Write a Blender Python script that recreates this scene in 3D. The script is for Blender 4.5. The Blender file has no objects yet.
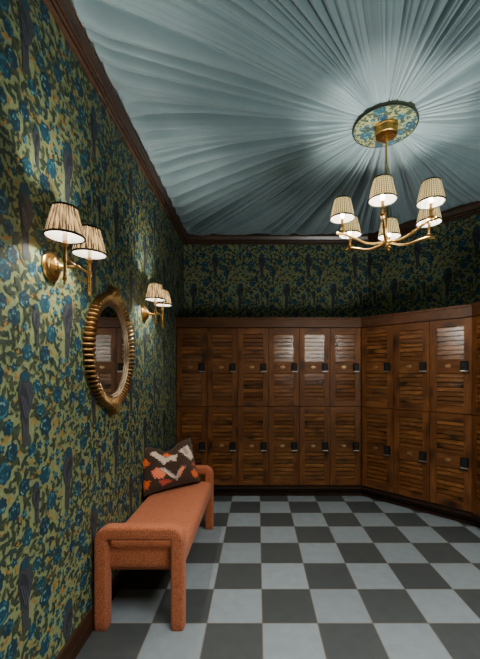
import bpy, bmesh, math, random
import numpy as np
from mathutils import Vector, Matrix

PI = math.pi
scene = bpy.context.scene
COL = scene.collection

# ------------------------------------------------------------------ helpers
def lin(c):
    return c / 12.92 if c <= 0.04045 else ((c + 0.055) / 1.055) ** 2.4
def rgb(r, g, b):
    return (lin(r / 255), lin(g / 255), lin(b / 255), 1.0)

class MB:
    """collects polygons; build() links them as ONE mesh object"""
    def __init__(self):
        self.v, self.f, self.m, self.c, self.uv = [], [], [], [], []
    def face(self, idx, mat=0, col=None, uv=None):
        self.f.append(tuple(idx)); self.m.append(mat); self.c.append(col); self.uv.append(uv)
    def add(self, verts, faces, mat=0, col=None, uvs=None):
        o = len(self.v)
        self.v.extend([tuple(p) for p in verts])
        for k, f in enumerate(faces):
            self.face([i + o for i in f], mat, col, uvs[k] if uvs else None)
    def box(self, x0, x1, y0, y1, z0, z1, mat=0, M=None):
        vs = [(x0,y0,z0),(x1,y0,z0),(x1,y1,z0),(x0,y1,z0),(x0,y0,z1),(x1,y0,z1),(x1,y1,z1),(x0,y1,z1)]
        if M is not None: vs = [M @ Vector(p) for p in vs]
        self.add(vs, [(0,3,2,1),(4,5,6,7),(0,1,5,4),(1,2,6,5),(2,3,7,6),(3,0,4,7)], mat)
    def bbox(self, x0, x1, y0, y1, z0, z1, b=0.003, mat=0, M=None):
        """box with bevelled edges"""
        bm = bmesh.new()
        bmesh.ops.create_cube(bm, size=1)
        bmesh.ops.scale(bm, vec=(x1-x0, y1-y0, z1-z0), verts=bm.verts)
        bmesh.ops.translate(bm, vec=((x0+x1)/2, (y0+y1)/2, (z0+z1)/2), verts=bm.verts)
        bmesh.ops.bevel(bm, geom=bm.edges[:], offset=b, segments=2, affect='EDGES', profile=0.5)
        if M is not None: bmesh.ops.transform(bm, matrix=M, verts=bm.verts)
        bm.verts.index_update()
        self.add([v.co[:] for v in bm.verts], [[v.index for v in f.verts] for f in bm.faces], mat)
        bm.free()
    def lathe(self, prof, n=32, mat=0, M=None, close=False, uv=False):
        """prof: list of (radius, z) about z"""
        vs, fs, us = [], [], []
        k = len(prof)
        for i in range(n):
            a = 2 * PI * i / n
            for r, z in prof:
                vs.append((r * math.cos(a), r * math.sin(a), z))
        for i in range(n):
            j = (i + 1) % n
            for q in range(k - 1 + (1 if close else 0)):
                q2 = (q + 1) % k
                fs.append((i*k+q, j*k+q, j*k+q2, i*k+q2))
                us.append([(i/n, q/(k-1)), ((i+1)/n, q/(k-1)), ((i+1)/n, (q+1)/(k-1)), (i/n, (q+1)/(k-1))])
        if M is not None: vs = [M @ Vector(p) for p in vs]
        self.add(vs, fs, mat, None, us if uv else None)
    def tube(self, pts, rads, n=12, mat=0, cap=True, flat=1.0):
        pts = [Vector(p) for p in pts]
        if not hasattr(rads, '__len__'): rads = [rads] * len(pts)
        up = Vector((0, 0, 1))
        vs, fs = [], []
        prev = None
        for i, p in enumerate(pts):
            t = (pts[min(i+1, len(pts)-1)] - pts[max(i-1, 0)]).normalized()
            if prev is None:
                a = up.cross(t)
                if a.length < 1e-3: a = Vector((1, 0, 0)).cross(t)
                a.normalize()
            else:
                a = (prev - t * prev.dot(t)).normalized()
            prev = a
            b = t.cross(a)
            for k in range(n):
                q = 2 * PI * k / n
                vs.append(p + a * math.cos(q) * rads[i] * flat + b * math.sin(q) * rads[i])
        for i in range(len(pts) - 1):
            for k in range(n):
                k2 = (k + 1) % n
                fs.append((i*n+k, i*n+k2, (i+1)*n+k2, (i+1)*n+k))
        if cap:
            fs.append(tuple(range(n))[::-1]); fs.append(tuple((len(pts)-1)*n + k for k in range(n)))
        self.add(vs, fs, mat)
    def build(self, name, mats, parent=None, smooth=False, angle=None, colors=False, uv=False, loc=None):
        me = bpy.data.meshes.new(name)
        me.from_pydata(self.v, [], self.f)
        if not isinstance(mats, (list, tuple)): mats = [mats]
        for m in mats: me.materials.append(m)
        me.polygons.foreach_set('material_index', self.m)
        if uv:
            L = me.uv_layers.new(name='UVMap')
            flat = []
            for p, u in zip(me.polygons, self.uv):
                flat.extend(u if u else [(0, 0)] * len(p.vertices))
            L.data.foreach_set('uv', np.array(flat, dtype=np.float32).ravel())
        if colors:
            A = me.color_attributes.new(name='Col', type='FLOAT_COLOR', domain='CORNER')
            arr = []
            for f, c in zip(self.f, self.c):
                c = c or (1, 1, 1, 1)
                if hasattr(c[0], '__len__'): arr.extend(c)
                else: arr.extend([c] * len(f))
            A.data.foreach_set('color', np.array(arr, dtype=np.float32).ravel())
        if not colors:
            bm = bmesh.new(); bm.from_mesh(me)
            bmesh.ops.recalc_face_normals(bm, faces=bm.faces[:])
            bm.to_mesh(me); bm.free()
        if smooth:
            me.polygons.foreach_set('use_smooth', [True] * len(me.polygons))
            if angle is not None:
                try: me.set_sharp_from_angle(angle=math.radians(angle))
                except Exception: pass
        me.update()
        o = bpy.data.objects.new(name, me)
        COL.objects.link(o)
        if parent: o.parent = parent
        if loc: o.location = loc
        return o

def thing(name, label, cat, loc=(0,0,0), rot=(0,0,0), group=None):
    o = bpy.data.objects.new(name, None)
    o.empty_display_size = 0.05
    COL.objects.link(o)
    o.location = loc; o.rotation_euler = rot
    o['label'] = label; o['category'] = cat
    if group: o['group'] = group
    return o
def struct(o):
    o['kind'] = 'structure'; return o
def dup(root, loc, rot, label, group=None):
    r = root.copy(); COL.objects.link(r); r.location = loc; r.rotation_euler = rot
    r['label'] = label
    if group: r['group'] = group
    for ch in list(root.children):
        c = ch.copy(); COL.objects.link(c); c.parent = r
        for g in list(ch.children):
            d = g.copy(); COL.objects.link(d); d.parent = c
    return r

# ------------------------------------------------------------------ materials
class NT:
    def __init__(self, name):
        self.mat = bpy.data.materials.new(name)
        self.mat.use_nodes = True
        self.t = self.mat.node_tree
        self.t.nodes.clear()
        self.out = self.n('ShaderNodeOutputMaterial')
    def n(self, typ, **kw):
        x = self.t.nodes.new(typ)
        for k, v in kw.items():
            if k.startswith('_'): setattr(x, k[1:], v)
        return x
    def set(self, sock, val):
        if isinstance(val, bpy.types.NodeSocket): self.t.links.new(val, sock)
        else: sock.default_value = val
    def math(self, op, a, b=None, c=None, clamp=False):
        x = self.n('ShaderNodeMath'); x.operation = op; x.use_clamp = clamp
        self.set(x.inputs[0], a)
        if b is not None: self.set(x.inputs[1], b)
        if c is not None: self.set(x.inputs[2], c)
        return x.outputs[0]
    def vmath(self, op, a, b=None):
        x = self.n('ShaderNodeVectorMath'); x.operation = op
        self.set(x.inputs[0], a)
        if b is not None: self.set(x.inputs[1], b)
        return x.outputs[0]
    def mix(self, f, a, b, blend='MIX'):
        x = self.n('ShaderNodeMix'); x.data_type = 'RGBA'; x.blend_type = blend
        self.set(x.inputs[0], f); self.set(x.inputs[6], a); self.set(x.inputs[7], b)
        return x.outputs[2]
    def ramp(self, f, stops):
        x = self.n('ShaderNodeValToRGB')
        e = x.color_ramp.elements
        while len(e) < len(stops): e.new(0.5)
        for k, (p, c) in enumerate(stops):
            e[k].position = p
            e[k].color = c if hasattr(c, '__len__') else (c, c, c, 1)
        self.set(x.inputs[0], f)
        return x.outputs[0]
    def noise(self, vec, scale, detail=3, rough=0.55, dist=0.0):
        x = self.n('ShaderNodeTexNoise')
        self.set(x.inputs['Vector'], vec)
        x.inputs['Scale'].default_value = scale; x.inputs['Detail'].default_value = detail
        x.inputs['Roughness'].default_value = rough; x.inputs['Distortion'].default_value = dist
        return x.outputs[0]
    def coord(self, which='Object'):
        return self.n('ShaderNodeTexCoord').outputs[which]
    def bump(self, h, strength=0.3, dist=0.01):
        x = self.n('ShaderNodeBump')
        x.inputs['Strength'].default_value = strength; x.inputs['Distance'].default_value = dist
        self.set(x.inputs['Height'], h)
        return x.outputs[0]
    def bsdf(self, color, rough=0.5, metal=0.0, normal=None, spec=None, sheen=None):
        x = self.n('ShaderNodeBsdfPrincipled')
        self.set(x.inputs['Base Color'], color); self.set(x.inputs['Roughness'], rough)
        x.inputs['Metallic'].default_value = metal
        if normal is not None: self.set(x.inputs['Normal'], normal)
        if spec is not None: self.set(x.inputs['Specular IOR Level'], spec)
        if sheen is not None: x.inputs['Sheen Weight'].default_value = sheen
        return x.outputs[0]
    def done(self, shader):
        self.t.links.new(shader, self.out.inputs[0])
        return self.mat

def wood(name, axis, dark, mid, light, rough=0.42, knots=True, spec=0.38):
    """knotty stained timber, grain along axis (0 x, 1 y, 2 z); every board gets its own offset"""
    t = NT(name)
    co = t.coord('Object')
    rnd = t.n('ShaderNodeNewGeometry').outputs['Random Per Island']
    orn = t.n('ShaderNodeObjectInfo').outputs['Random']
    r = t.math('ADD', rnd, orn)
    off = t.n('ShaderNodeCombineXYZ')
    t.set(off.inputs[0], t.math('MULTIPLY', r, 17.3)); t.set(off.inputs[1], t.math('MULTIPLY', r, 31.7)); t.set(off.inputs[2], t.math('MULTIPLY', r, 23.1))
    p = t.vmath('ADD', co, off.outputs[0])
    sc = [1.0, 1.0, 1.0]; sc[axis] = 0.16
    ps = t.vmath('MULTIPLY', p, tuple(sc))
    warp = t.noise(p, 3.5, 3)
    g1 = t.noise(ps, 42, 5, 0.6, 0.6)
    g2 = t.noise(ps, 9, 3, 0.55, 1.2)
    tone = t.math('ADD', t.math('MULTIPLY', g1, 0.45), t.math('MULTIPLY', g2, 0.65))
    tone = t.math('ADD', tone, t.math('MULTIPLY', t.math('SUBTRACT', rnd, 0.5), 0.24))
    colr = t.ramp(tone, [(0.22, dark), (0.55, mid), (0.92, light)])
    if knots:
        vs = [7.0, 7.0, 7.0]; vs[axis] = 3.6
        vo = t.n('ShaderNodeTexVoronoi'); vo.inputs['Scale'].default_value = 1.0
        t.set(vo.inputs['Vector'], t.vmath('ADD', t.vmath('MULTIPLY', p, tuple(vs)), t.vmath('MULTIPLY', (0.8,0.8,0.8), warp)))
        kn = t.ramp(vo.outputs['Distance'], [(0.08, 1.0), (0.38, 0.0)])
        colr = t.mix(t.math('MULTIPLY', kn, 0.85), colr, tuple(0.28 * c for c in dark[:3]) + (1,))
    nrm = t.bump(g1, 0.12, 0.004)
    rr = t.math('ADD', rough, t.math('MULTIPLY', g2, 0.15))
    return t.done(t.bsdf(colr, rr, 0, nrm, spec))

WD = (rgb(40, 20, 7), rgb(98, 57, 24), rgb(154, 98, 47))
M_woodv = wood('knotty_alder_upright', 2, *WD)
M_woodh = wood('knotty_alder_level', 0, *WD)
WC = (rgb(42, 24, 13), rgb(82, 50, 29), rgb(112, 72, 42))
M_trimx = wood('stained_trim_level', 0, *WC, knots=False)
M_trimy = wood('stained_trim_along', 1, *WC, rough=0.3, knots=False)
WR = (rgb(36, 24, 17), rgb(66, 45, 32), rgb(94, 66, 48))
M_crownx = wood('polished_crown_level', 0, *WR, rough=0.22, knots=False, spec=.7)
M_crowny = wood('polished_crown_along', 1, *WR, rough=0.22, knots=False, spec=.7)
M_dark = wood('dark_base_timber', 0, rgb(28, 15, 8), rgb(48, 27, 14), rgb(70, 42, 22), knots=False)

M_darky = wood('dark_base_timber_along', 1, rgb(26, 15, 8), rgb(46, 28, 15), rgb(68, 44, 24), knots=False)
M_slat = wood('polished_slat_timber', 0, *WD, rough=0.19, knots=True, spec=0.7)

def metal(name, c, rough, bumpy=0.0):
    t = NT(name)
    nz = t.noise(t.coord('Object'), 60, 3)
    col = t.mix(nz, tuple(0.72 * x for x in c[:3]) + (1,), c)
    nrm = t.bump(nz, bumpy, 0.004) if bumpy else None
    return t.done(t.bsdf(col, t.math('ADD', rough, t.math('MULTIPLY', nz, 0.15)), 1.0, nrm))
M_brass = metal('aged_brass', rgb(204, 160, 94), 0.22)
M_gold = metal('gilded_wood', rgb(158, 122, 78), 0.32, 0.4)
M_silver = metal('rubbed_silver_gilt', rgb(200, 174, 146), 0.28, 0.2)
M_steel = metal('brushed_steel', rgb(200, 200, 200), 0.3)
M_plate = metal('brass_number_plate', rgb(226, 192, 140), 0.35)
M_trimsteel = metal('dull_steel', rgb(120, 120, 120), 0.4)

def plain(name, c, rough=0.5, spec=0.5):
    t = NT(name)
    nz = t.noise(t.coord('Object'), 35, 2)
    return t.done(t.bsdf(t.mix(nz, tuple(0.85 * x for x in c[:3]) + (1,), c), rough, 0, None, spec))
M_black = plain('black_plastic', rgb(13, 14, 16), 0.55, 0.2)
M_button = plain('grey_key', rgb(80, 84, 90), 0.5)
M_screw = plain('engraved_black', rgb(50, 36, 22), 0.5)
M_cord = plain('dark_braid', rgb(34, 40, 34), 0.8, 0.2)
M_cord2 = plain('black_braid', rgb(14, 12, 10), 0.8, 0.2)
M_candle = plain('cream_candle_sleeve', rgb(238, 216, 170), 0.5)

t = NT('mirror_silvering')
nz = t.noise(t.coord('Object'), 6, 2)
M_mirror = t.done(t.bsdf(t.mix(nz, (0.74, 0.74, 0.72, 1), (0.82, 0.82, 0.8, 1)), 0.02, 1.0))

t = NT('bulb_glow')
em = t.n('ShaderNodeEmission'); em.inputs[0].default_value = (1.0, 0.80, 0.55, 1); em.inputs[1].default_value = 30
lw = t.n('ShaderNodeLayerWeight'); t.set(em.inputs[1], t.math('ADD', 22.0, t.math('MULTIPLY', lw.outputs[1], -8.0)))
M_bulb = t.done(em.outputs[0])

# wallpaper: colours carried by the printed motifs of the wall mesh, paper fibre by noise
t = NT('bird_and_blossom_wallpaper')
att = t.n('ShaderNodeVertexColor'); att.layer_name = 'Col'
co = t.coord('Object')
n1 = t.noise(co, 90, 3); n2 = t.noise(co, 2.5, 2)
f = t.math('ADD', t.math('MULTIPLY', n1, 0.7), t.math('ADD', t.math('MULTIPLY', n2, 0.2), 0.5))
vm = t.n('ShaderNodeVectorMath'); vm.operation = 'SCALE'
t.set(vm.inputs[0], att.outputs[0]); t.set(vm.inputs['Scale'], f)
M_paper = t.done(t.bsdf(vm.outputs[0], 0.62, 0, None, 0.3))

# checkerboard floor
TILE, TX0, TY0 = 0.3052, 0.0265, 1.936
t = NT('checkerboard_floor')
co = t.coord('Object')
sx = t.n('ShaderNodeSeparateXYZ'); t.set(sx.inputs[0], co)
u = t.math('DIVIDE', t.math('SUBTRACT', sx.outputs[0], TX0), TILE)
v = t.math('DIVIDE', t.math('SUBTRACT', sx.outputs[1], TY0), TILE)
fu, fv = t.math('FLOOR', u), t.math('FLOOR', v)
par = t.math('FLOORED_MODULO', t.math('ADD', fu, fv), 2.0)     # 1 = pale
cell = t.n('ShaderNodeCombineXYZ'); t.set(cell.inputs[0], fu); t.set(cell.inputs[1], fv)
wn = t.n('ShaderNodeTexWhiteNoise'); wn.noise_dimensions = '2D'; t.set(wn.inputs['Vector'], cell.outputs[0])
mott = t.noise(co, 14, 5, 0.6)
fine = t.noise(co, 150, 2)
pale = t.mix(mott, rgb(112, 124, 132), rgb(140, 152, 158))
dark = t.mix(mott, rgb(54, 59, 61), rgb(70, 75, 76))
c = t.mix(par, dark, pale)
c = t.mix(t.math('MULTIPLY', wn.outputs[0], 0.22), c, (0.02, 0.024, 0.026, 1), 'MIX')
def edge(x):
    fr = t.math('FRACT', x)
    return t.math('MINIMUM', fr, t.math('SUBTRACT', 1.0, fr))
ed = t.math('MINIMUM', edge(u), edge(v))
gr = t.math('LESS_THAN', ed, 0.0085)
c = t.mix(gr, c, rgb(98, 90, 80))
rough = t.math('ADD', 0.42, t.math('MULTIPLY', fine, 0.15))
nrm = t.bump(t.math('MULTIPLY', gr, -1.0), 0.25, 0.002)
M_floor = t.done(t.bsdf(c, rough, 0, nrm, 0.4))

# ceiling cloth
t = NT('gathered_ceiling_cloth')
co = t.coord('Object')
w = t.noise(co, 4, 3)
wv = t.noise(co, 320, 1)
c = t.mix(w, rgb(116, 141, 148), rgb(142, 164, 169))
c = t.mix(t.math('MULTIPLY', wv, 0.25), c, rgb(92, 112, 122))
M_cloth = t.done(t.bsdf(c, 0.75, 0, t.bump(wv, 0.1, 0.002), 0.25, 0.2))

# bench boucle
t = NT('terracotta_boucle')
co = t.coord('Object')
vo = t.n('ShaderNodeTexVoronoi'); vo.inputs['Scale'].default_value = 170
t.set(vo.inputs['Vector'], t.vmath('MULTIPLY', co, (1, 1, 0.8)))
n2 = t.noise(co, 110, 3)
n3 = t.noise(co, 5, 2)
c = t.mix(t.ramp(vo.outputs['Distance'], [(0.1, 0.0), (0.75, 1.0)]), rgb(198, 120, 84), rgb(134, 72, 46))
c = t.mix(t.math('MULTIPLY', n2, 0.5), c, rgb(178, 104, 70))
c = t.mix(t.math('MULTIPLY', n3, 0.25), c, rgb(160, 88, 58))
M_terra = t.done(t.bsdf(c, 0.9, 0, t.bump(t.math('ADD', t.math('MULTIPLY', vo.outputs['Distance'], -1.0), n2), 0.5, 0.004), 0.15, 0.08))

# pillow cloth (pattern lives in the mesh's colour attribute)
t = NT('ikat_chevron_cloth')
att = t.n('ShaderNodeVertexColor'); att.layer_name = 'Col'
co = t.coord('Object')
n1 = t.noise(t.vmath('MULTIPLY', co, (1, 1, 6)), 60, 3)
vm = t.n('ShaderNodeVectorMath'); vm.operation = 'SCALE'
t.set(vm.inputs[0], att.outputs[0]); t.set(vm.inputs['Scale'], t.math('ADD', 0.65, t.math('MULTIPLY', n1, 0.7)))
M_pillow = t.done(t.bsdf(vm.outputs[0], 0.85, 0, t.bump(n1, 0.2, 0.002), 0.2, 0.2))

def shade_cloth(name, kind):
    t = NT(name)
    uv = t.coord('UV')
    s = t.n('ShaderNodeSeparateXYZ'); t.set(s.inputs[0], uv)
    if kind == 'ikat':
        p = t.vmath('MULTIPLY', uv, (80, 1.5, 1))
        n = t.noise(p, 1.0, 3, 0.6)
        p2 = t.vmath('MULTIPLY', uv, (40, 1.1, 1))
        n2 = t.noise(p2, 1.0, 2, 0.5)
        k = t.ramp(t.math('ADD', t.math('MULTIPLY', n, 0.6), t.math('MULTIPLY', n2, 0.4)), [(0.48, 0.0), (0.57, 1.0)])
        c = t.mix(k, rgb(26, 22, 18), rgb(240, 214, 164))
    else:
        a = t.math('SINE', t.math('MULTIPLY', s.outputs[0], 2 * PI * 34))
        b = t.math('SINE', t.math('MULTIPLY', s.outputs[1], 2 * PI * 9))
        g = t.math('MAXIMUM', t.math('MULTIPLY', t.math('GREATER_THAN', a, 0.25), t.math('GREATER_THAN', b, -0.35)), t.math('GREATER_THAN', a, 0.93))
        c = t.mix(g, rgb(252, 240, 204), rgb(78, 84, 50))
    tr = t.n('ShaderNodeBsdfTranslucent'); t.set(tr.inputs[0], c)
    df = t.n('ShaderNodeBsdfDiffuse'); t.set(df.inputs[0], c)
    mx = t.n('ShaderNodeMixShader'); mx.inputs[0].default_value = 0.8
    t.t.links.new(df.outputs[0], mx.inputs[1]); t.t.links.new(tr.outputs[0], mx.inputs[2])
    return t.done(mx.outputs[0])
M_ikat = shade_cloth('ikat_shade_cloth', 'ikat')
M_check = shade_cloth('checked_shade_cloth', 'check')
t = NT('shade_lining')
tr = t.n('ShaderNodeBsdfTranslucent'); df = t.n('ShaderNodeBsdfDiffuse')
lc = t.mix(t.noise(t.coord('Object'), 40, 2), rgb(240, 228, 214), rgb(250, 244, 236))
t.set(tr.inputs[0], lc); t.set(df.inputs[0], lc)
mx = t.n('ShaderNodeMixShader'); mx.inputs[0].default_value = 0.8
t.t.links.new(df.outputs[0], mx.inputs[1]); t.t.links.new(tr.outputs[0], mx.inputs[2])
M_lining = t.done(mx.outputs[0])

# ------------------------------------------------------------------ room dimensions
XL, YB, XR, YF = -0.90, 4.28, 2.33, -1.0
ROOM = [(XL, YF), (XL, YB), (1.35, YB), (XR, 3.30), (XR, YF)]
CZ = 3.075                                   # ceiling cloth
CX, CY = 0.85, 2.345                          # rose and chandelier axis

# ------------------------------------------------------------------ wallpaper pattern
RW, RH = 0.66, 0.84
GROUND = rgb(128, 139, 98)
def shade_of(c, k): return (c[0]*k, c[1]*k, c[2]*k, 1.0)
LEAF = rgb(50, 63, 52); LEAF2 = rgb(66, 75, 56); BLUE = rgb(28, 68, 84); BLUE2 = rgb(48, 96, 112); NAVY = rgb(28, 56, 72)
PALE = rgb(98, 142, 146); ORANGE = rgb(158, 116, 56); BIRD = rgb(60, 64, 70); BIRD2 = rgb(44, 48, 56)
def motif_tile(seed):
    """list of (layer, polygon points, colour) inside one RW x RH repeat"""
    R = random.Random(seed)
    polys = []
    taken = []
    def far(x, y, r):
        for a, b, q in taken:
            dx = abs(x - a); dx = min(dx, RW - dx); dy = abs(y - b); dy = min(dy, RH - dy)
            if dx*dx + dy*dy < (r + q) ** 2: return False
        return True
    def spot(r, tries=400):
        for _ in range(tries):
            x, y = R.random() * RW, R.random() * RH
            if far(x, y, r):
                taken.append((x, y, r)); return x, y
        return None
    def xf(pts, x, y, a, s=1.0, flip=1):
        ca, sa = math.cos(a), math.sin(a)
        return [(x + s*(flip*px*ca - py*sa), y + s*(flip*px*sa + py*ca)) for px, py in pts]
    def leaf(x, y, a, L, W, c, layer):
        pts = []
        for k in range(7):
            q = k / 6; pts.append((W * math.sin(PI * q) ** 0.8 * (1.15 - 0.4*q), L * q))
        for k in range(5, 0, -1):
            q = k / 6; pts.append((-W * math.sin(PI * q) ** 0.8 * (1.15 - 0.4*q), L * q))
        polys.append((layer, xf(pts, x, y, a), c))
    # birds, long tailed, perched upright
    body = [(-.046,.112),(-.030,.122),(-.022,.136),(-.006,.142),(.010,.134),(.016,.116),(.026,.084),(.034,.044),(.034,.008),(.030,-.03),(.038,-.10),(.044,-.158),(.030,-.162),(.016,-.150),(.006,-.09),(.0,-.045),(-.018,-.015),(-.032,.022),(-.034,.058),(-.024,.086),(-.026,.104)]
    wing = [(.012,.092),(.026,.056),(.030,.012),(.026,-.045),(.014,-.075),(.004,-.03),(-.008,.02),(-.004,.066)]
    head = [(-.026,.106),(-.021,.128),(-.006,.136),(.008,.129),(.012,.112),(.004,.098),(-.014,.094)]
    for (bx, by, a, fl, s) in ((.13,.20,-.24,1,1.12),(.46,.62,.20,-1,1.12),(.52,.16,-.14,1,.66)):
        body_, wing_, head_ = [[(1.35*p, q) for p, q in L_] for L_ in (body, wing, head)]
        polys.append((4, xf(body_, bx, by, a, s, fl), BIRD)); polys.append((5, xf(wing_, bx, by, a, s, fl), BIRD2)); polys.append((5, xf(head_, bx, by, a, s, fl), BLUE))
        for k in range(3):
            w = [(.030 - .012*k, .05 - .01*k), (.034 - .012*k, .05 - .01*k), (.026 - .009*k, -.05), (.022 - .009*k, -.05)]
            polys.append((6, xf(w, bx, by, a, s, fl), rgb(84, 86, 100)))
        for q in (-.12, -.06, 0, .06, .11):
            p = xf([(.01 if q < 0 else 0, q)], bx, by, a, s, fl)[0]
            taken.append((p[0] % RW, p[1] % RH, .034 * s))
    # branches
    for k in range(7):
        x, y = R.random() * RW, R.random() * RH; a = R.uniform(-.5, .7) + (PI if k % 2 else 0)
        pts = [(x, y)]
        for _ in range(14):
            a += R.uniform(-.38, .38); x += .021 * math.cos(a); y += .021 * math.sin(a); pts.append((x, y))
        for i in range(len(pts) - 1):
            (x0, y0), (x1, y1) = pts[i], pts[i+1]
            w = .0052 * (1 - i / 17)
            L = math.hypot(x1-x0, y1-y0); nx, ny = -(y1-y0)/L*w, (x1-x0)/L*w
            polys.append((1, [(x0+nx,y0+ny),(x0-nx,y0-ny),(x1-nx,y1-ny),(x1+nx,y1+ny)], shade_of(ORANGE, R.uniform(.7, 1.1))))
    # blossoms
    for k in range(20):
        r = R.choice((.054, .048, .042, .036))
        s = spot(r * .98)
        if not s: continue
        x, y = s
        base = R.choice((BLUE, BLUE, NAVY))
        n = R.choice((6, 7, 8))
        ph = R.random() * 6
        pts = []
        for q in range(n * 4):
            a = 2*PI*q/(n*4); rr = r * (.78 + .26 * abs(math.sin(a * n / 2 + ph)))
            pts.append((x + rr*math.cos(a)*.92, y + rr*math.sin(a)))
        polys.append((2, pts, base))
        for q in range(n + 3):
            a = R.random() * 2 * PI; rr = r * R.uniform(.25, .82); ln = R.uniform(.5, .9); w = r * .11
            arc = []
            for z in range(5): arc.append((x + (rr + w)*math.cos(a + ln*z/4)*.92, y + (rr + w)*math.sin(a + ln*z/4)))
            for z in range(4, -1, -1): arc.append((x + (rr - w*.4*(1 if z in (0, 4) else 2.2))*math.cos(a + ln*z/4)*.92, y + (rr - w*.4*(1 if z in (0, 4) else 2.2))*math.sin(a + ln*z/4)))
            polys.append((3, arc, R.choice((BLUE2, BLUE2, PALE, shade_of(BLUE2, 1.25), NAVY))))
        for q in range(R.choice((3, 4, 5))):
            a = R.random() * 2 * PI
            leaf(x + r*.8*math.cos(a), y + r*.8*math.sin(a), a - PI/2 + R.uniform(-.4, .4), R.uniform(.05, .066), R.uniform(.012, .016), R.choice((LEAF, LEAF2)), 1)
    # star blossoms
    for k in range(26):
        s = spot(.022)
        if not s: continue
        x, y = s; ph = R.random() * 6
        for q in range(5):
            leaf(x, y, ph + q*2*PI/5, .024, .008, R.choice((BLUE, BLUE2, NAVY)), 2)
        polys.append((3, [(x + .004*math.cos(z), y + .004*math.sin(z)) for z in (0, 1.26, 2.5, 3.77, 5.0)], PALE))
    # leaf clusters
    for k in range(44):
        s = spot(.027)
        if not s: continue
        x, y = s; a = R.random() * 2 * PI
        c = R.choice((LEAF, LEAF, LEAF2, rgb(44, 62, 58)))
        for q, L in ((0, .052), (1.05, .042), (-1.05, .042)):
            leaf(x - .012*math.cos(a+PI/2), y - .012*math.sin(a+PI/2), a + q, L, .0102, shade_of(c, R.uniform(.85, 1.25)), 2)
    # sprigs and berries filling the ground
    for k in range(190):
        s = spot(.0105, 150)
        if not s: continue
        x, y = s; a = R.random() * 2 * PI
        c = R.choice((LEAF, LEAF2, LEAF, ORANGE, rgb(52, 78, 74)))
        for q in ((0, .8) if R.random() < .6 else (0, 1.2, -1.2)):
            leaf(x, y, a + q, R.uniform(.016, .024), .0050, c, 1)
    return polys
PATTERN = motif_tile(11)
SC_ = .86
PATTERN = [(l*2 + 1.8*k/len(PATTERN), [(x*SC_, y*SC_) for x, y in p], c) for k, (l, p, c) in enumerate(PATTERN)]
RW, RH = RW*SC_, RH*SC_

def wallpaper(name, p0, u, width, z0, z1, zsplit0=None, u_from=0.0, off=0.0):
    """wall sheet from p0 along u; the print covers z from zsplit0 up, from distance u_from on"""
    mb = MB()
    p0 = Vector((p0[0], p0[1], 0)); u = Vector((u[0], u[1], 0)).normalized()
    n = Vector((u.y, -u.x, 0))
    P = lambda a, z, l: tuple(p0 + u*a + n*(0.0004*l) + Vector((0, 0, z)))
    mb.add([P(0, z0, 0), P(width, z0, 0), P(width, z1, 0), P(0, z1, 0)], [(0, 1, 2, 3)], 0, GROUND)
    zs = z0 if zsplit0 is None else zsplit0
    clip = lambda a, z: (min(max(a, u_from), width), min(max(z, zs), z1))
    for i in range(int(math.floor((u_from - off)/RW)) - 1, int(math.ceil((width - off)/RW)) + 1):
        for j in range(int(math.floor(zs/RH)) - 1, int(math.ceil(z1/RH)) + 1):
            ox, oz = i*RW + off, j*RH
            for l, pts, c in PATTERN:
                q = [(x + ox, y + oz) for x, y in pts]
                xs = [a for a, b in q]; ys = [b for a, b in q]
                if max(xs) < u_from or min(xs) > width or max(ys) < zs or min(ys) > z1: continue
                if min(xs) < u_from or max(xs) > width or min(ys) < zs or max(ys) > z1:
                    q = [clip(a, b) for a, b in q]
                mb.add([P(a, b, l) for a, b in q], [tuple(range(len(q)))], 0, c)
    return struct(mb.build(name, M_paper, colors=True))

wallpaper('wall_left', (XL, YF), (0, 1), YB - YF, 0, 3.15, 0.0, 1.1, off=.27)
wallpaper('wall_back', (XL, YB), (1, 0), 1.35 - XL, 0, 3.15, 1.9)
wallpaper('wall_right_angled', (1.35, YB), (1, -1), 0.98*math.sqrt(2), 0, 3.15, 1.9, off=.2)
wallpaper('wall_right', (XR, 3.30), (0, -1), 3.30 - YF, 0, 3.15, 1.9, off=.1)
mb = MB(); mb.add([(XR, YF, 0), (XL, YF, 0), (XL, YF, 3.1), (XR, YF, 3.1)], [(0, 1, 2, 3)], 0, shade_of(GROUND, .6))
struct(mb.build('wall_front', M_paper, colors=True))

# floor
mb = MB(); mb.add([(x, y, 0) for x, y in ROOM], [tuple(range(5))[::-1]])
struct(mb.build('floor', M_floor))

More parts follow.
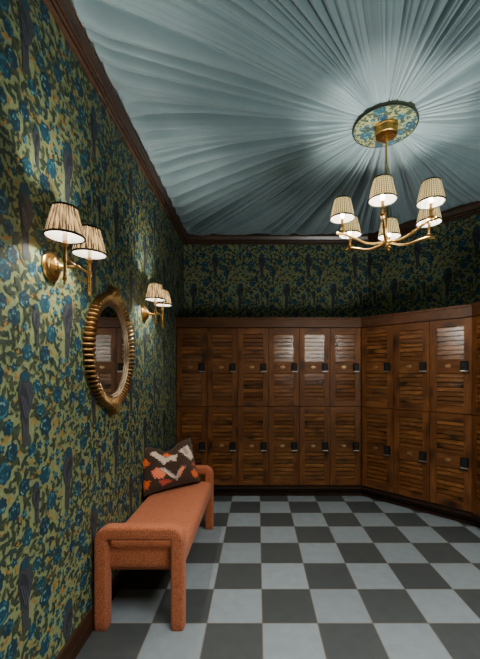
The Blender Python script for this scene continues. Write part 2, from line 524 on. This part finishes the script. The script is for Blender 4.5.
# ------------------------------------------------------------------ ceiling: cloth gathered to the rose
def exit_r(th):
    dx, dy = math.cos(th), math.sin(th); best = 99
    for k in range(5):
        (ax, ay), (bx, by) = ROOM[k], ROOM[(k+1) % 5]
        ex, ey = bx-ax, by-ay
        den = dx*ey - dy*ex
        if abs(den) < 1e-9: continue
        s = ((ax-CX)*ey - (ay-CY)*ex)/den
        w = ((ax-CX)*dy - (ay-CY)*dx)/den
        if s > 0 and -1e-6 <= w <= 1+1e-6: best = min(best, s)
    return best
def ceiling():
    rs = np.random.RandomState(5)
    NA, NRAD = 2000, 44
    th = np.arange(NA) * 2*PI/NA
    Rm = np.array([exit_r(a) for a in th])
    r0 = 0.20
    tt = np.linspace(0, 1, NRAD) ** 1.15
    r = r0 + (Rm[:, None] - r0) * tt[None, :]
    T = np.repeat(th[:, None], NRAD, 1)
    def smooth(n, m, lo, hi):
        """periodic-in-angle lattice noise: n folds round, m steps along the radius"""
        L = rs.rand(n, m)
        a = (T / (2*PI) * n) % n; i = np.floor(a).astype(int); fa = a - i; fa = fa*fa*(3-2*fa)
        b = np.clip((r - lo)/(hi - lo), 0, 0.9999) * (m - 1); j = np.floor(b).astype(int); fb = b - j
        g = lambda I, J: L[I % n, np.minimum(J, m-1)]
        return (g(i, j)*(1-fa) + g(i+1, j)*fa)*(1-fb) + (g(i, j+1)*(1-fa) + g(i+1, j+1)*fa)*fb
    z = np.zeros_like(r)
    bend = (smooth(24, 4, 0, 3.5) - 0.5) * 0.10 * r      # folds wander a little off the true radius
    T = T + bend
    for n, m, amp, warp, p in ((19, 2, .36, 8.0, .9), (43, 2, .85, 9.0, .6), (90, 2, .95, 8.0, .5), (180, 3, .65, 8.0, .55)):
        lam = np.minimum(2*PI*r/n, .34)
        ph = n*T/2 + warp*(smooth(max(7, n//5), 1, 0, 3.4) - .5)*2 + 1.3*(smooth(max(7, n//4), m, 0, 3.4) - .5)
        gate = np.clip(1.7*smooth(max(9, n//3), m + 1, 0, 3.4) - .25, 0.03, 1.1)
        bil = np.abs(np.sin(ph)) ** p - .6
        z -= lam * amp * gate * bil
    z = .10*np.tanh(z/.10)
    z = CZ - .030*np.exp(-(r/.7)**2) + np.maximum(np.minimum(z, .16), -.006 - .09*np.clip((r - .23)/.8, 0, 1))
    edge = np.clip((tt[None, :] - .90)/.08, 0, 1)
    z = z*(1 - .93*edge) + (CZ - .020)*.93*edge
    sag = .0
    X = CX + r*np.cos(T - bend); Y = CY + r*np.sin(T - bend)
    mb = MB()
    V = np.stack([X, Y, z], -1).reshape(-1, 3)
    me = bpy.data.meshes.new('ceiling')
    idx = np.arange(NA*NRAD).reshape(NA, NRAD)
    A = idx[:, :-1]; B = np.roll(idx, -1, 0)[:, :-1]; C = np.roll(idx, -1, 0)[:, 1:]; D = idx[:, 1:]
    F = np.stack([A, B, C, D], -1).reshape(-1, 4)
    me.from_pydata(V.tolist(), [], F.tolist())
    me.materials.append(M_cloth)
    me.polygons.foreach_set('use_smooth', [True]*len(me.polygons))
    me.update()
    o = bpy.data.objects.new('ceiling', me); COL.objects.link(o); struct(o)
ceiling()

# ------------------------------------------------------------------ swept mouldings
def offset_pts(poly, d):
    out = []
    P = [Vector(p) for p in poly]
    for i, p in enumerate(P):
        def nrm(a, b):
            e = (b - a).normalized(); return Vector((e.y, -e.x))
        if i == 0: out.append(p + nrm(P[0], P[1])*d)
        elif i == len(P)-1: out.append(p + nrm(P[-2], P[-1])*d)
        else:
            n1, n2 = nrm(P[i-1], P[i]), nrm(P[i], P[i+1])
            m = (n1 + n2).normalized()
            out.append(p + m * (d / max(.2, m.dot(n1))))
    return out
def sweep_seg(poly, prof, seg, name, mat):
    """one straight run of a mitred moulding, prof = (inward offset, z) closed loop"""
    mb = MB()
    a, b = [], []
    for d, z in prof:
        o = offset_pts(poly, d)
        a.append((o[seg].x, o[seg].y, z)); b.append((o[seg+1].x, o[seg+1].y, z))
    k = len(prof)
    mb.add(a + b, [(i, (i+1) % k, k + (i+1) % k, k + i) for i in range(k)] + [tuple(range(k))[::-1], tuple(range(k, 2*k))])
    return struct(mb.build(name, mat, smooth=True, angle=25))
def arc(cx, cz, r, a0, a1, n=6):
    return [(cx + r*math.cos(math.radians(a0 + (a1-a0)*i/n)), cz + r*math.sin(math.radians(a0 + (a1-a0)*i/n))) for i in range(n+1)]
crown = [(0.0005, 2.925), (.012, 2.925)] + arc(.012, 2.934, .009, -90, 90, 6) + [(.014, 2.946)] + arc(.020, 2.957, .010, -90, 80, 6) + \
        [(.024, 2.970)] + arc(.024, 3.0, .028, -80, 10, 6)[:0] + [(.034, 2.974), (.040, 2.986), (.048, 3.002), (.052, 3.012), (.052, 3.018), (.058, 3.020), (.058, 3.034), (.030, 3.040), (0.0005, 3.040)]
crown = [(d*1.08 if d > .001 else d, z + .02) for d, z in crown]
for k in range(4):
    sweep_seg(ROOM, crown, k, 'trim_%d' % (k+1), M_crowny if k in (0, 3) else M_crownx)
base = [(0.0005, 0), (.020, 0), (.020, .085), (.017, .095), (.014, .110), (.009, .114), (0.0005, .114)]
sweep_seg([(XL, YF), (XL, 3.93)], base, 0, 'baseboard_left', M_darky)

# ------------------------------------------------------------------ lockers
YL, PB, PA = 3.86, 0.338, 0.356
XC, XD, YD = 1.142, 1.142 + 3*PA/math.sqrt(2), YL - 3*PA/math.sqrt(2)
FACE = [(XL + .001, YL), (XC, YL), (XD, YD), (XD, YD - 2*PB)]
ZB, DH, ZT = 0.146, 0.866, 1.88
head = [(-.36, 1.882), (.004, 1.882), (.004, 1.968), (.012, 1.972), (.012, 1.990), (-.36, 1.990)]
toe = [(-.36, 0.0005), (-.085, 0.0005), (-.085, .030), (-.095, .036), (-.095, .100), (-.018, .100), (-.018, .143), (-.36, .143)]
for k in range(3):
    sweep_seg(FACE, head, k, 'trim_%d' % (k+5), M_trimx if k < 2 else M_trimy)
    sweep_seg(FACE, toe, k, 'trim_%d' % (k+8), M_dark)

def frame_mesh(xs, zs, d):
    """door frame in one piece: two stiles, three rails, two openings for the louvres"""
    mb = MB()
    nx, nz = len(xs), len(zs)
    b = .0022
    ids = {}
    for j in range(nz):
        for i in range(nx):
            ids[i, j] = len(mb.v); mb.v.append((xs[i], 0, zs[j])); mb.v.append((xs[i], d, zs[j]))
    solid = lambda i, j: 0 <= i < nx-1 and 0 <= j < nz-1 and not (i == 1 and j in (1, 3))
    for j in range(nz-1):
        for i in range(nx-1):
            if not solid(i, j): continue
            m = 1 if i == 1 else 0
            a, b_, c, e = ids[i, j], ids[i+1, j], ids[i+1, j+1], ids[i, j+1]
            mb.face((a, b_, c, e), m); mb.face((e+1, c+1, b_+1, a+1), m)
            for (p, q), (di, dj) in (((a, b_), (0, -1)), ((b_, c), (1, 0)), ((c, e), (0, 1)), ((e, a), (-1, 0))):
                if not solid(i+di, j+dj): mb.face((p, p+1, q+1, q), m)
    return mb

def make_locker(w, label, group):
    T = thing('locker', label, 'locker', group=group)
    g = .0022
    h = DH - .004
    # carcass: five panels behind the door
    mb = MB(); d0, d1 = .040, .355
    mb.box(0.0006, .017, d0, d1, 0.001, h+.002); mb.box(w-.017, w-.0006, d0, d1, 0.001, h+.002)
    mb.box(.017, w-.017, d0, d1, 0.001, .018); mb.box(.017, w-.017, d0, d1, h-.016, h+.002)
    mb.box(.017, w-.017, d1-.008, d1, .018, h-.016)
    mb.build('carcass', M_woodv, T)
    # door frame: two stiles, three rails
    sl, sr = .060*w/.338, .062*w/.338
    r0, r1 = .066, .067
    m0, m1 = .366, .490                 # lock rail
    door = frame_mesh([g, sl, w-sr, w-g], [g, r0, m0, m1, h-r1, h-g+.002], .036).build('door', [M_woodv, M_woodh], T)
    for z0, z1 in ((r0, m0), (m1, h-r1)):
        mb = MB(); n = 7; st = (z1-z0)/n
        for k in range(n):
            za, zb = z0 + k*st + .0030, z0 + (k+1)*st - .0035
            # slat leans like a shingle: lower edge forward
            ya, yb = .0040, .0112
            th = .007
            vs = [(sl, ya, za), (w-sr, ya, za), (w-sr, yb, zb), (sl, yb, zb), (sl, ya+th, za), (w-sr, ya+th, za), (w-sr, yb+th, zb), (sl, yb+th, zb)]
            mb.add(vs, [(0,1,2,3),(7,6,5,4),(0,4,5,1),(1,5,6,2),(2,6,7,3),(3,7,4,0)])
        mb.box(sl, w-sr, .034, .037, z0, z1, 1)
        mb.build('louvre_panel', [M_slat, M_dark], door)
    # keypad lock
    kx, kz = w*.838, .428
    mb = MB()
    mb.bbox(kx-.031, kx+.031, -.022, .0, kz-.036, kz+.047, .004, 0)
    for r in range(4):
        for c in range(3):
            x, z = kx - .015 + c*.015, kz + .030 - r*.017
            mb.bbox(x-.003, x+.003, -.0242, -.0215, z-.003, z+.003, .0008, 1)
    mb.bbox(kx-.031, kx+.031, -.026, .0, kz-.050, kz-.037, .003, 2)
    mb.build('keypad_lock', [M_black, M_button, M_steel], door)
    # oval number plate
    mb = MB()
    Mx = Matrix.Translation((w*.455, .002, kz+.004)) @ Matrix.Rotation(PI/2, 4, 'X') @ Matrix.Diagonal((1, .56, 1, 1))
    mb.lathe([(0.0001, .0055), (.019, .0055), (.024, .0045), (.026, .002), (.026, 0)], 28, 0, Mx)
    for s in (-1, 0, 1):
        mb.box(w*.455 + s*.008 - .002, w*.455 + s*.008 + .002, -.0040, -.0030, kz-.001, kz+.009, 1)
    mb.build('number_plate', [M_plate, M_screw], door)
    return T

ORD = ['first', 'second', 'third', 'fourth', 'fifth', 'sixth']
proto = None
for tier, zz in (('upper', ZB + DH), ('lower', ZB)):
    for k in range(6):
        extra = ', next to papered wall' if k == 0 else (', beside the angled row' if k == 5 else '')
        lab = '%s louvred locker, %s from left in the straight back row%s' % (tier, ORD[k], extra)
        loc = (XL + .008 + k*PB, YL, zz)
        if proto is None:
            proto = make_locker(PB, lab, 'louvred lockers in the straight back row'); proto.location = loc
        else: dup(proto, loc, (0, 0, 0), lab)
protoA = None
dA = Vector((1, -1, 0)).normalized()
for tier, zz in (('upper', ZB + DH), ('lower', ZB)):
    for k in range(3):
        lab = '%s louvred wooden locker, %s in the angled corner row' % (tier, ('first, nearest the back row', 'middle one', 'third, farthest from the back row')[k])
        p = Vector((XC, YL, zz)) + dA*(k*PA)
        if protoA is None:
            protoA = make_locker(PA, lab, 'louvred lockers in the angled corner row'); protoA.location = p; protoA.rotation_euler = (0, 0, -PI/4)
        else: dup(protoA, p, (0, 0, -PI/4), lab)
for tier, zz in (('upper', ZB + DH), ('lower', ZB)):
    for k in range(2):
        if k == 0:
            lab = '%s louvred locker of the right-hand row, cut by the right edge' % tier
        else:
            continue
        dup(proto, (XD, YD - k*PB, zz), (0, 0, -PI/2), lab, 'louvred lockers of the right-hand row')

# ------------------------------------------------------------------ ceiling rose
T = thing('ceiling_rose', 'round wallpaper-covered ceiling rose above the brass chandelier', 'ceiling rose', (CX, CY, CZ))
mb = MB(); RR = .204; n = 72; zb = -.058
ring = [(RR*math.cos(2*PI*k/n), RR*math.sin(2*PI*k/n)) for k in range(n)]
mb.add([(x, y, zb) for x, y in ring] + [(x, y, -.018) for x, y in ring], [tuple(range(n))[::-1]], 0, shade_of(GROUND, 1.15))
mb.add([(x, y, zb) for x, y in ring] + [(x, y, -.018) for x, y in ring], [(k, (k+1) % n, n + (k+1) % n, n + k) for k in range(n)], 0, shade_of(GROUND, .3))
for i in range(-1, 2):
    for j in range(-1, 2):
        for l, pts, c in PATTERN:
            q = [(x + i*RW - .36, y + j*RH - .46) for x, y in pts]
            if min(math.hypot(a, b) for a, b in q) > RR - .004: continue
            qq = []
            for a, b in q:
                d = math.hypot(a, b); s = min(1, (RR - .004)/max(d, 1e-6)); qq.append((a*s, b*s, zb - .0004*l))
            mb.add(qq, [tuple(range(len(qq)))[::-1]], 0, shade_of(c, 1.1))
mb.build('rose_disc', M_paper, T, colors=True)
mb = MB(); mb.lathe([(RR + .006*math.cos(a), zb + .004 + .006*math.sin(a)) for a in [2*PI*k/8 for k in range(8)]], 72, 0, None, True)
mb.build('braid_trim', M_cord, T, smooth=True)

# ------------------------------------------------------------------ lamps
def shade_parts(parent, x, y, z, mat, trim, rb=.079, rt=.052, h=.122):
    """gathered empire shade, open top and bottom"""
    def ring(q, off=0):
        return (rb + (rt - rb)*q + off, h*q)
    mb = MB(); N = 96
    vs, fs, us = [], [], []
    K = 7
    for i in range(N):
        a = 2*PI*i/N; w = .0012*math.cos(24*a)
        for k in range(K):
            r, zz = ring(k/(K-1), w); vs.append((r*math.cos(a), r*math.sin(a), zz))
    for i in range(N):
        j = (i+1) % N
        for k in range(K-1):
            fs.append((i*K+k, j*K+k, j*K+k+1, i*K+k+1))
            us.append([(i/N, k/(K-1)), ((i+1)/N, k/(K-1)), ((i+1)/N, (k+1)/(K-1)), (i/N, (k+1)/(K-1))])
    mb.add(vs, fs, 0, None, us)
    s = mb.build('lamp_shade', mat, parent, smooth=True, uv=True, loc=(x, y, z))
    mb = MB(); mb.lathe([ring(0, -.003), ring(.5, -.003), ring(1, -.003)], 48)
    mb.build('shade_lining', M_lining, s, smooth=True)
    for q, rr in ((0, .0034), (1, .0030)):
        r, zz = ring(q, .0008)
        mb = MB(); mb.lathe([(r + rr*.7*math.cos(a), zz + rr*1.4*math.sin(a)) for a in [2*PI*k/8 for k in range(8)]], 48, 0, None, True)
        mb.build('shade_trim', trim, s, smooth=True)
    return s
def bulb_and_light(parent, x, y, z, watts):
    mb = MB(); mb.lathe([(.0001, -.024), (.008, -.022), (.011, -.012), (.013, 0), (.011, .012), (.005, .022), (.0001, .026)], 16)
    mb.build('bulb', M_bulb, parent, smooth=True, loc=(x, y, z))
    L = bpy.data.lights.new('lamp_light', 'POINT'); L.energy = watts; L.color = (1.0, 0.93, 0.81); L.shadow_soft_size = .016
    o = bpy.data.objects.new('lamp_light', L); COL.objects.link(o); o.location = (x, y, z); o.parent = parent

W_CH, W_SC = 33.0, 32.0
# chandelier
T = thing('chandelier', 'six-armed brass chandelier with checked shades hanging from the ceiling rose', 'chandelier', (CX + .006, CY - .012, 2.226))
top = CZ - .060 - 2.226
mb = MB(); mb.lathe([(.0001, top-.066), (.012, top-.066), (.014, top-.062), (.066, top-.062), (.071, top-.058), (.072, top-.012), (.076, top-.010), (.076, top), (.0001, top)], 48)
mb.build('canopy', M_brass, T, smooth=True, angle=30)
mb = MB(); mb.lathe([(.0001, -.02), (.0065, -.02), (.0065, top-.10), (.010, top-.098), (.010, top-.06), (.0001, top-.06)], 16)
mb.build('rod', M_brass, T, smooth=True, angle=40)
mb = MB(); mb.lathe([(r_, z_ + .022) for r_, z_ in [(.0001, -.045), (.007, -.043), (.009, -.036), (.006, -.030), (.016, -.024), (.024, -.016), (.026, .0), (.024, .014), (.016, .022), (.012, .040), (.0066, .046)]], 32)
mb.build('hub', M_brass, T, smooth=True, angle=40)
for k in range(6):
    a = math.radians(6 + 60*k); ca, sa = math.cos(a), math.sin(a)
    prof = [(.018, .022), (.06, .014), (.10, .010), (.14, .014), (.18, .026), (.22, .042), (.26, .056), (.285, .064), (.318, .066), (.340, .066)]
    # smooth the profile
    pts = []
    for i in range(len(prof)-1):
        for s in range(3):
            q = s/3; pts.append((prof[i][0]*(1-q) + prof[i+1][0]*q, prof[i][1]*(1-q) + prof[i+1][1]*q))
    pts.append(prof[-1])
    mb = MB(); mb.tube([(r*ca, r*sa, z) for r, z in pts], .0088, 12, flat=.8)
    mb.build('arm', M_brass, T, smooth=True, angle=50)
    x, y = .301*ca, .301*sa
    mb = MB(); mb.lathe([(.0001, .060), (.010, .060), (.010, .076), (.017, .080), (.019, .086), (.012, .090), (.0095, .094), (.0095, .118), (.013, .120), (.013, .126), (.0085, .128), (.0085, .165), (.0001, .166)], 20, 0, Matrix.Translation((x, y, 0)))
    ct = mb.build('candle_tube', M_brass, T, smooth=True, angle=40)
    shade_parts(T, x, y, .167, M_check, M_cord)
    bulb_and_light(T, x, y, .187, W_CH)

# sconces on the left wall
def make_sconce(label):
    T = thing('wall_sconce', label, 'wall lamp', group='twin brass wall sconces')
    RX = Matrix.Rotation(PI/2, 4, 'Y')          # lathe axis z -> +x (out of the wall)
    mb = MB(); mb.lathe([(.0001, .0005), (.064, .0005), (.064, .006), (.060, .010), (.050, .011), (.048, .017), (.040, .020), (.038, .025), (.024, .030), (.018, .036), (.0001, .038)], 40, 0, RX)
    mb.build('backplate', M_brass, T, smooth=True, angle=30)
    mb = MB(); mb.lathe([(.0001, .03), (.013, .03), (.015, .045), (.009, .052), (.0065, .06), (.0065, .118), (.0001, .12)], 20, 0, RX)
    mb.build('stem', M_brass, T, smooth=True, angle=40)
    D = .120
    mb = MB(); mb.tube([(D, -.104, 0), (D, .104, 0)], .0048, 12)
    for s in (-1, 1):
        mb.tube([(D, s*.092, 0), (D, s*.080, 0)], .0068, 12); mb.tube([(D, s*.012, 0), (D, -s*.0, 0)], .0068, 12)
    mb.build('crossbar', M_brass, T, smooth=True, angle=40)
    for s in (-1, 1):
        mb = MB(); mb.lathe([(.0001, -.103), (.005, -.101), (.0075, -.094), (.005, -.088), (.0085, -.084), (.0085, -.072), (.0066, -.070), (.0066, -.014), (.0095, -.012), (.0095, .012), (.0066, .014), (.0066, .050), (.0125, .053), (.0140, .060), (.0125, .066), (.0085, .068), (.0085, .073), (.0001, .073)], 20, 0, Matrix.Translation((D, s*.104, 0)))
        c = mb.build('candle_tube', M_brass, T, smooth=True, angle=40)
        mb = MB(); mb.lathe([(.0001, .073), (.0085, .073), (.0085, .118), (.0001, .119)], 20, 0, Matrix.Translation((D, s*.104, 0)))
        mb.build('candle_sleeve', M_candle, c, smooth=True, angle=40)
        shade_parts(T, D, s*.104, .090, M_ikat, M_cord2, .073, .046, .116)
        bulb_and_light(T, D, s*.104, .146, W_SC)
    return T
s1 = make_sconce('twin brass wall sconce with streaked shades, the nearer one left of the oval mirror')
s1.location = (XL + .003, 1.52, 1.839)
dup_root = dup(s1, (XL + .003, 2.775, 1.848), (0, 0, 0), 'twin brass wall sconce with streaked shades, the farther one near the lockers')

# ------------------------------------------------------------------ mirror
T = thing('wall_mirror', 'oval wall mirror in a fluted gilt frame between the two sconces', 'mirror', (XL + .003, 2.125, 1.515))
AI, BI = .250, .286
def ell(a, b, th): return (a*math.cos(th), b*math.sin(th))
mb = MB()
NL, SUB, K = 72, 8, 13
N = NL*SUB
vs, fs = [], []
for i in range(N):
    th = 2*PI*i/N
    lobe = abs(math.sin(NL*th/2)) ** .7
    d1 = (th - PI/2 + PI) % (2*PI) - PI; d2 = (th + PI/2 + PI) % (2*PI) - PI
    tip = math.exp(-(d1/.13)**2) + math.exp(-(d2/.13)**2)
    ao, bo = .325, .345
    for k in range(K):
        s = k/(K-1)
        r_out = 1 - .085*(1-lobe)
        yi, zi = ell(AI, BI, th); yo, zo = ell(ao*r_out, bo*r_out + .054*tip, th)
        y, z = yi + (yo-yi)*s, zi + (zo-zi)*s
        hgt = .014 + .034*math.sin(PI*min(1, s*.92+.04)) ** .7*(.22 + .78*lobe) + .010*math.exp(-((s-.8)/.12)**2)*lobe
        hgt *= 1 + .7*tip*(lobe - .6)
        if k == K-1: hgt = .004
        vs.append((hgt, y, z))
for i in range(N):
    j = (i+1) % N
    for k in range(K-1): fs.append((i*K+k, j*K+k, j*K+k+1, i*K+k+1))
o = len(vs)
for i in range(N):
    vs.append((.0005, vs[i*K+K-1][1], vs[i*K+K-1][2]))
for i in range(N):
    j = (i+1) % N; fs.append((i*K+K-1, j*K+K-1, o+j, o+i))
mb.add(vs, fs)
mb.build('frame', M_gold, T, smooth=True, angle=60)
mb = MB()
for off, rr, xx in ((.000, .0085, .020), (-.014, .0055, .015)):
    n, m = 96, 10; vs, fs = [], []
    for i in range(n):
        th = 2*PI*i/n; nx, ny = math.cos(th)*BI, math.sin(th)*AI; L = math.hypot(nx, ny); nx, ny = nx/L, ny/L
        y, z = ell(AI + off, BI + off, th)
        for k in range(m):
            q = 2*PI*k/m; vs.append((xx + rr*math.sin(q)*1.1, y + nx*rr*math.cos(q), z + ny*rr*math.cos(q)))
    for i in range(n):
        for k in range(m): fs.append((i*m+k, ((i+1) % n)*m+k, ((i+1) % n)*m+(k+1) % m, i*m+(k+1) % m))
    mb.add(vs, fs)
mb.build('inner_beading', M_silver, T, smooth=True)
mb = MB(); n = 96
vs = [(.012, *ell(AI, BI, 2*PI*i/n)) for i in range(n)] + [(.004, *ell(AI, BI, 2*PI*i/n)) for i in range(n)]
mb.add(vs, [tuple(range(n)), tuple(range(n, 2*n))[::-1]] + [(i, (i+1) % n, n+(i+1) % n, n+i) for i in range(n)])
mb.build('mirror_glass', M_mirror, T)

# ------------------------------------------------------------------ bench
BX0, BX1, BY0, BY1 = -.878, -.394, 1.872, 3.168
T = thing('bench', 'terracotta boucle upholstered bench with looped arm ends along the papered wall', 'bench', ((BX0+BX1)/2, (BY0+BY1)/2, 0))
bw, bl = BX1-BX0, BY1-BY0
def rsq(hw, hd, r, n=5):
    pts = []
    for cx, cy, a0 in ((hw-r, hd-r, 0), (-hw+r, hd-r, 90), (-hw+r, -hd+r, 180), (hw-r, -hd+r, 270)):
        for i in range(n+1):
            a = math.radians(a0 + 90*i/n); pts.append((cx + r*math.cos(a), cy + r*math.sin(a)))
    return pts
def arm_end(y):
    """inverted U of square stuffed section"""
    mb = MB(); s = .0365; H = .553; rc = .042
    x0, x1, zt = -bw/2 + s, bw/2 - s, H - s
    path = [(x0, 0.0, 0), (x0, .006, 0)] + [(x0, .05 + (zt - rc - .05)*i/8, 0) for i in range(9)]
    path += [(x0 + rc - rc*math.cos(math.radians(a)), zt - rc + rc*math.sin(math.radians(a)), a) for a in range(10, 91, 10)]
    path += [(x0 + rc + (x1 - x0 - 2*rc)*i/6, zt, 90) for i in range(1, 6)]
    path += [(x1 - rc + rc*math.sin(math.radians(a)), zt - rc + rc*math.cos(math.radians(a)), 90 + a) for a in range(0, 91, 10)]
    path += [(x1, zt - rc - (zt - rc - .05)*i/8, 180) for i in range(1, 9)] + [(x1, .006, 180), (x1, 0.0, 180)]
    sec = rsq(s, .0385, .017)
    vs, fs = [], []
    m = len(sec)
    for i, (x, z, a) in enumerate(path):
        k = .92 if i in (0, len(path)-1) else 1
        ar = math.radians(a)
        for u, w in sec:       # u = outward from the loop, w = along y
            ox, oz = -math.cos(ar), math.sin(ar)
            vs.append((x + ox*u*k, y + w*k, z + oz*u*k))
    for i in range(len(path)-1):
        for q in range(m): fs.append((i*m+q, i*m+(q+1) % m, (i+1)*m+(q+1) % m, (i+1)*m+q))
    fs.append(tuple(range(m))[::-1]); fs.append(tuple((len(path)-1)*m + q for q in range(m)))
    mb.add(vs, fs)
    return mb.build('arm_end', M_terra, T, smooth=True, angle=60)
arm_end(-bl/2 + .0385); arm_end(bl/2 - .0385)
mb = MB()
bm = bmesh.new(); bmesh.ops.create_cube(bm, size=1)
bmesh.ops.scale(bm, vec=(bw - .014, bl - .085, .140), verts=bm.verts)
bmesh.ops.bevel(bm, geom=bm.edges[:], offset=.052, segments=6, affect='EDGES', profile=.5)
bmesh.ops.translate(bm, vec=(0, 0, .356), verts=bm.verts)
bm.verts.index_update()
mb.add([v.co[:] for v in bm.verts], [[v.index for v in f.verts] for f in bm.faces]); bm.free()
seat = mb.build('seat', M_terra, T, smooth=True, angle=60)

# ------------------------------------------------------------------ pillow
def inpoly(x, y, P):
    c = False; j = len(P)-1
    for i in range(len(P)):
        if (P[i][1] > y) != (P[j][1] > y) and x < (P[j][0]-P[i][0])*(y-P[i][1])/(P[j][1]-P[i][1]) + P[i][0]: c = not c
        j = i
    return c
CREAM, GREY, SAL, ORG, RED, BRN = rgb(222, 198, 178), rgb(170, 152, 146), rgb(236, 124, 88), rgb(226, 100, 40), rgb(178, 72, 56), rgb(62, 44, 34)
SHAPES = [   # drawn on a 0..1 square, v up
    ([(.16,.80),(.26,.86),(.42,.70),(.50,.76),(.62,.72),(.56,.56),(.48,.62),(.36,.54),(.26,.68)], CREAM),
    ([(.36,.78),(.46,.86),(.52,.76),(.44,.72)], ORG),
    ([(.66,.80),(.86,.84),(.95,.56),(.86,.50),(.74,.64)], CREAM),
    ([(.72,.80),(.80,.82),(.84,.66),(.78,.64)], GREY),
    ([(.0,.74),(.08,.70),(.13,.60),(.02,.54)], ORG),
    ([(.12,.42),(.24,.50),(.36,.34),(.30,.24),(.16,.30)], SAL),
    ([(.26,.46),(.36,.46),(.52,.24),(.64,.42),(.72,.40),(.53,.14)], GREY),
    ([(.30,.46),(.34,.46),(.50,.22),(.48,.20)], CREAM),
    ([(.58,.28),(.66,.42),(.70,.38),(.60,.22)], SAL),
    ([(.22,.22),(.40,.20),(.46,.14),(.28,.10)], RED),
    ([(.0,.30),(.10,.26),(.04,.12),(.0,.12)], ORG),
    ([(.80,.24),(.90,.30),(.98,.14),(.86,.10)], ORG),
    ([(.84,.40),(.92,.46),(.96,.34)], RED),
    ([(.02,.98),(.16,.96),(.08,.84)], rgb(110, 92, 70)),
]
def pillow_col(u, v):
    c = BRN
    for P, k in SHAPES:
        if inpoly(u, v, P): c = k
    return c
S = .217
T = thing('cushion', 'square chevron-patterned cushion in brown, cream and orange on the bench', 'cushion', (-.686, 2.868, .420))
e = Vector((.76, .65, 0)).normalized(); back = Vector((-e.y, e.x, 0))
lean = math.radians(22)
up = (Vector((0, 0, 1))*math.cos(lean) + back*math.sin(lean))
nrm = e.cross(up)
roll = math.radians(1.5)
ee = e*math.cos(roll) + up*math.sin(roll); uu = up*math.cos(roll) - e*math.sin(roll)
NG = 84
jit = random.Random(3)
mb = MB()
def pil(u, v, side):
    x = S*u*(1 - .07*(1 - v*v)*u*u); y = S*v*(1 - .07*(1 - u*u)*v*v)
    y -= .075*math.exp(-(u/.42)**2)*max(0, (v+.5)/1.5)**2
    th = .070*max(0, (1-u**4)*(1-v**4))**.55*(1 - .28*math.exp(-(u/.35)**2)*max(0, v))
    th += .006*math.sin(5*u + 2*v)*(1-u*u)*(1-v*v)
    return ee*x*1.17 + uu*(y + S)*.90 + nrm*(side*th) + Vector((0, 0, .012))
for side in (1, -1):
    o = len(mb.v)
    for j in range(NG+1):
        for i in range(NG+1):
            mb.v.append(tuple(pil(2*i/NG-1, 2*j/NG-1, side)))
    for j in range(NG):
        for i in range(NG):
            a = o + j*(NG+1) + i
            f = (a, a+1, a+NG+2, a+NG+1)
            mb.face(f if side == 1 else f[::-1], 0, pillow_col((i+.5)/NG + jit.uniform(-.014, .014), (j+.5)/NG + jit.uniform(-.022, .022)) if side == 1 else BRN)
cv = mb.build('cushion_cover', M_pillow, T, smooth=True, colors=True)
mb = MB()
loop = [pil(2*i/24-1, -1, 0) for i in range(24)] + [pil(1, 2*i/24-1, 0) for i in range(24)] + [pil(1-2*i/24, 1, 0) for i in range(24)] + [pil(-1, 1-2*i/24, 0) for i in range(25)]
mb.tube(loop, .004, 8)
mb.build('piping', M_cord2, T, smooth=True)

# ------------------------------------------------------------------ added fill lights outside the frame
L = bpy.data.lights.new('overhead_fill_light', 'AREA'); L.shape = 'RECTANGLE'; L.size = 1.6; L.size_y = 1.2; L.energy = 52; L.spread = math.radians(115); L.color = (1.0, .94, .86)  # added overhead fill for floor and lockers, not a fitting of the room
o = bpy.data.objects.new('overhead_fill_light', L); COL.objects.link(o); o.location = (.9, .5, 2.85); o.rotation_euler = (0, 0, 0)
L = bpy.data.lights.new('ceiling_fill_light', 'AREA'); L.shape = 'DISK'; L.size = 1.0; L.spread = math.radians(100); L.energy = 13; L.color = (1.0, .98, .94)  # added soft fill aimed up at the ceiling cloth, no real lamp there
o = bpy.data.objects.new('ceiling_fill_light', L); COL.objects.link(o); o.location = (1.78, .4, .42)
o.rotation_euler = (Vector((.95, 2.2, 3.05)) - Vector(o.location)).to_track_quat('-Z', 'Y').to_euler()
w = bpy.data.worlds.new('World'); scene.world = w; w.use_nodes = True
w.node_tree.nodes['Background'].inputs[0].default_value = (.02, .022, .025, 1)

# ------------------------------------------------------------------ camera
cam = bpy.data.cameras.new('camera')
cam.sensor_fit = 'VERTICAL'; cam.sensor_height = 36.0; cam.sensor_width = 36.0
cam.lens = 351.0/659.0*36.0
cam.shift_x = -17.5/659.0; cam.shift_y = 43.5/659.0
cam.clip_start = .05
o = bpy.data.objects.new('camera', cam); COL.objects.link(o)
o.location = (0, 0, 1.38); o.rotation_euler = (PI/2, 0, 0)
scene.camera = o

scene.view_settings.view_transform = 'AgX'
scene.view_settings.exposure = 0.58
try:
    scene.cycles.use_denoising = True
    scene.cycles.max_bounces = 8
    scene.cycles.sample_clamp_indirect = 4
except Exception: pass
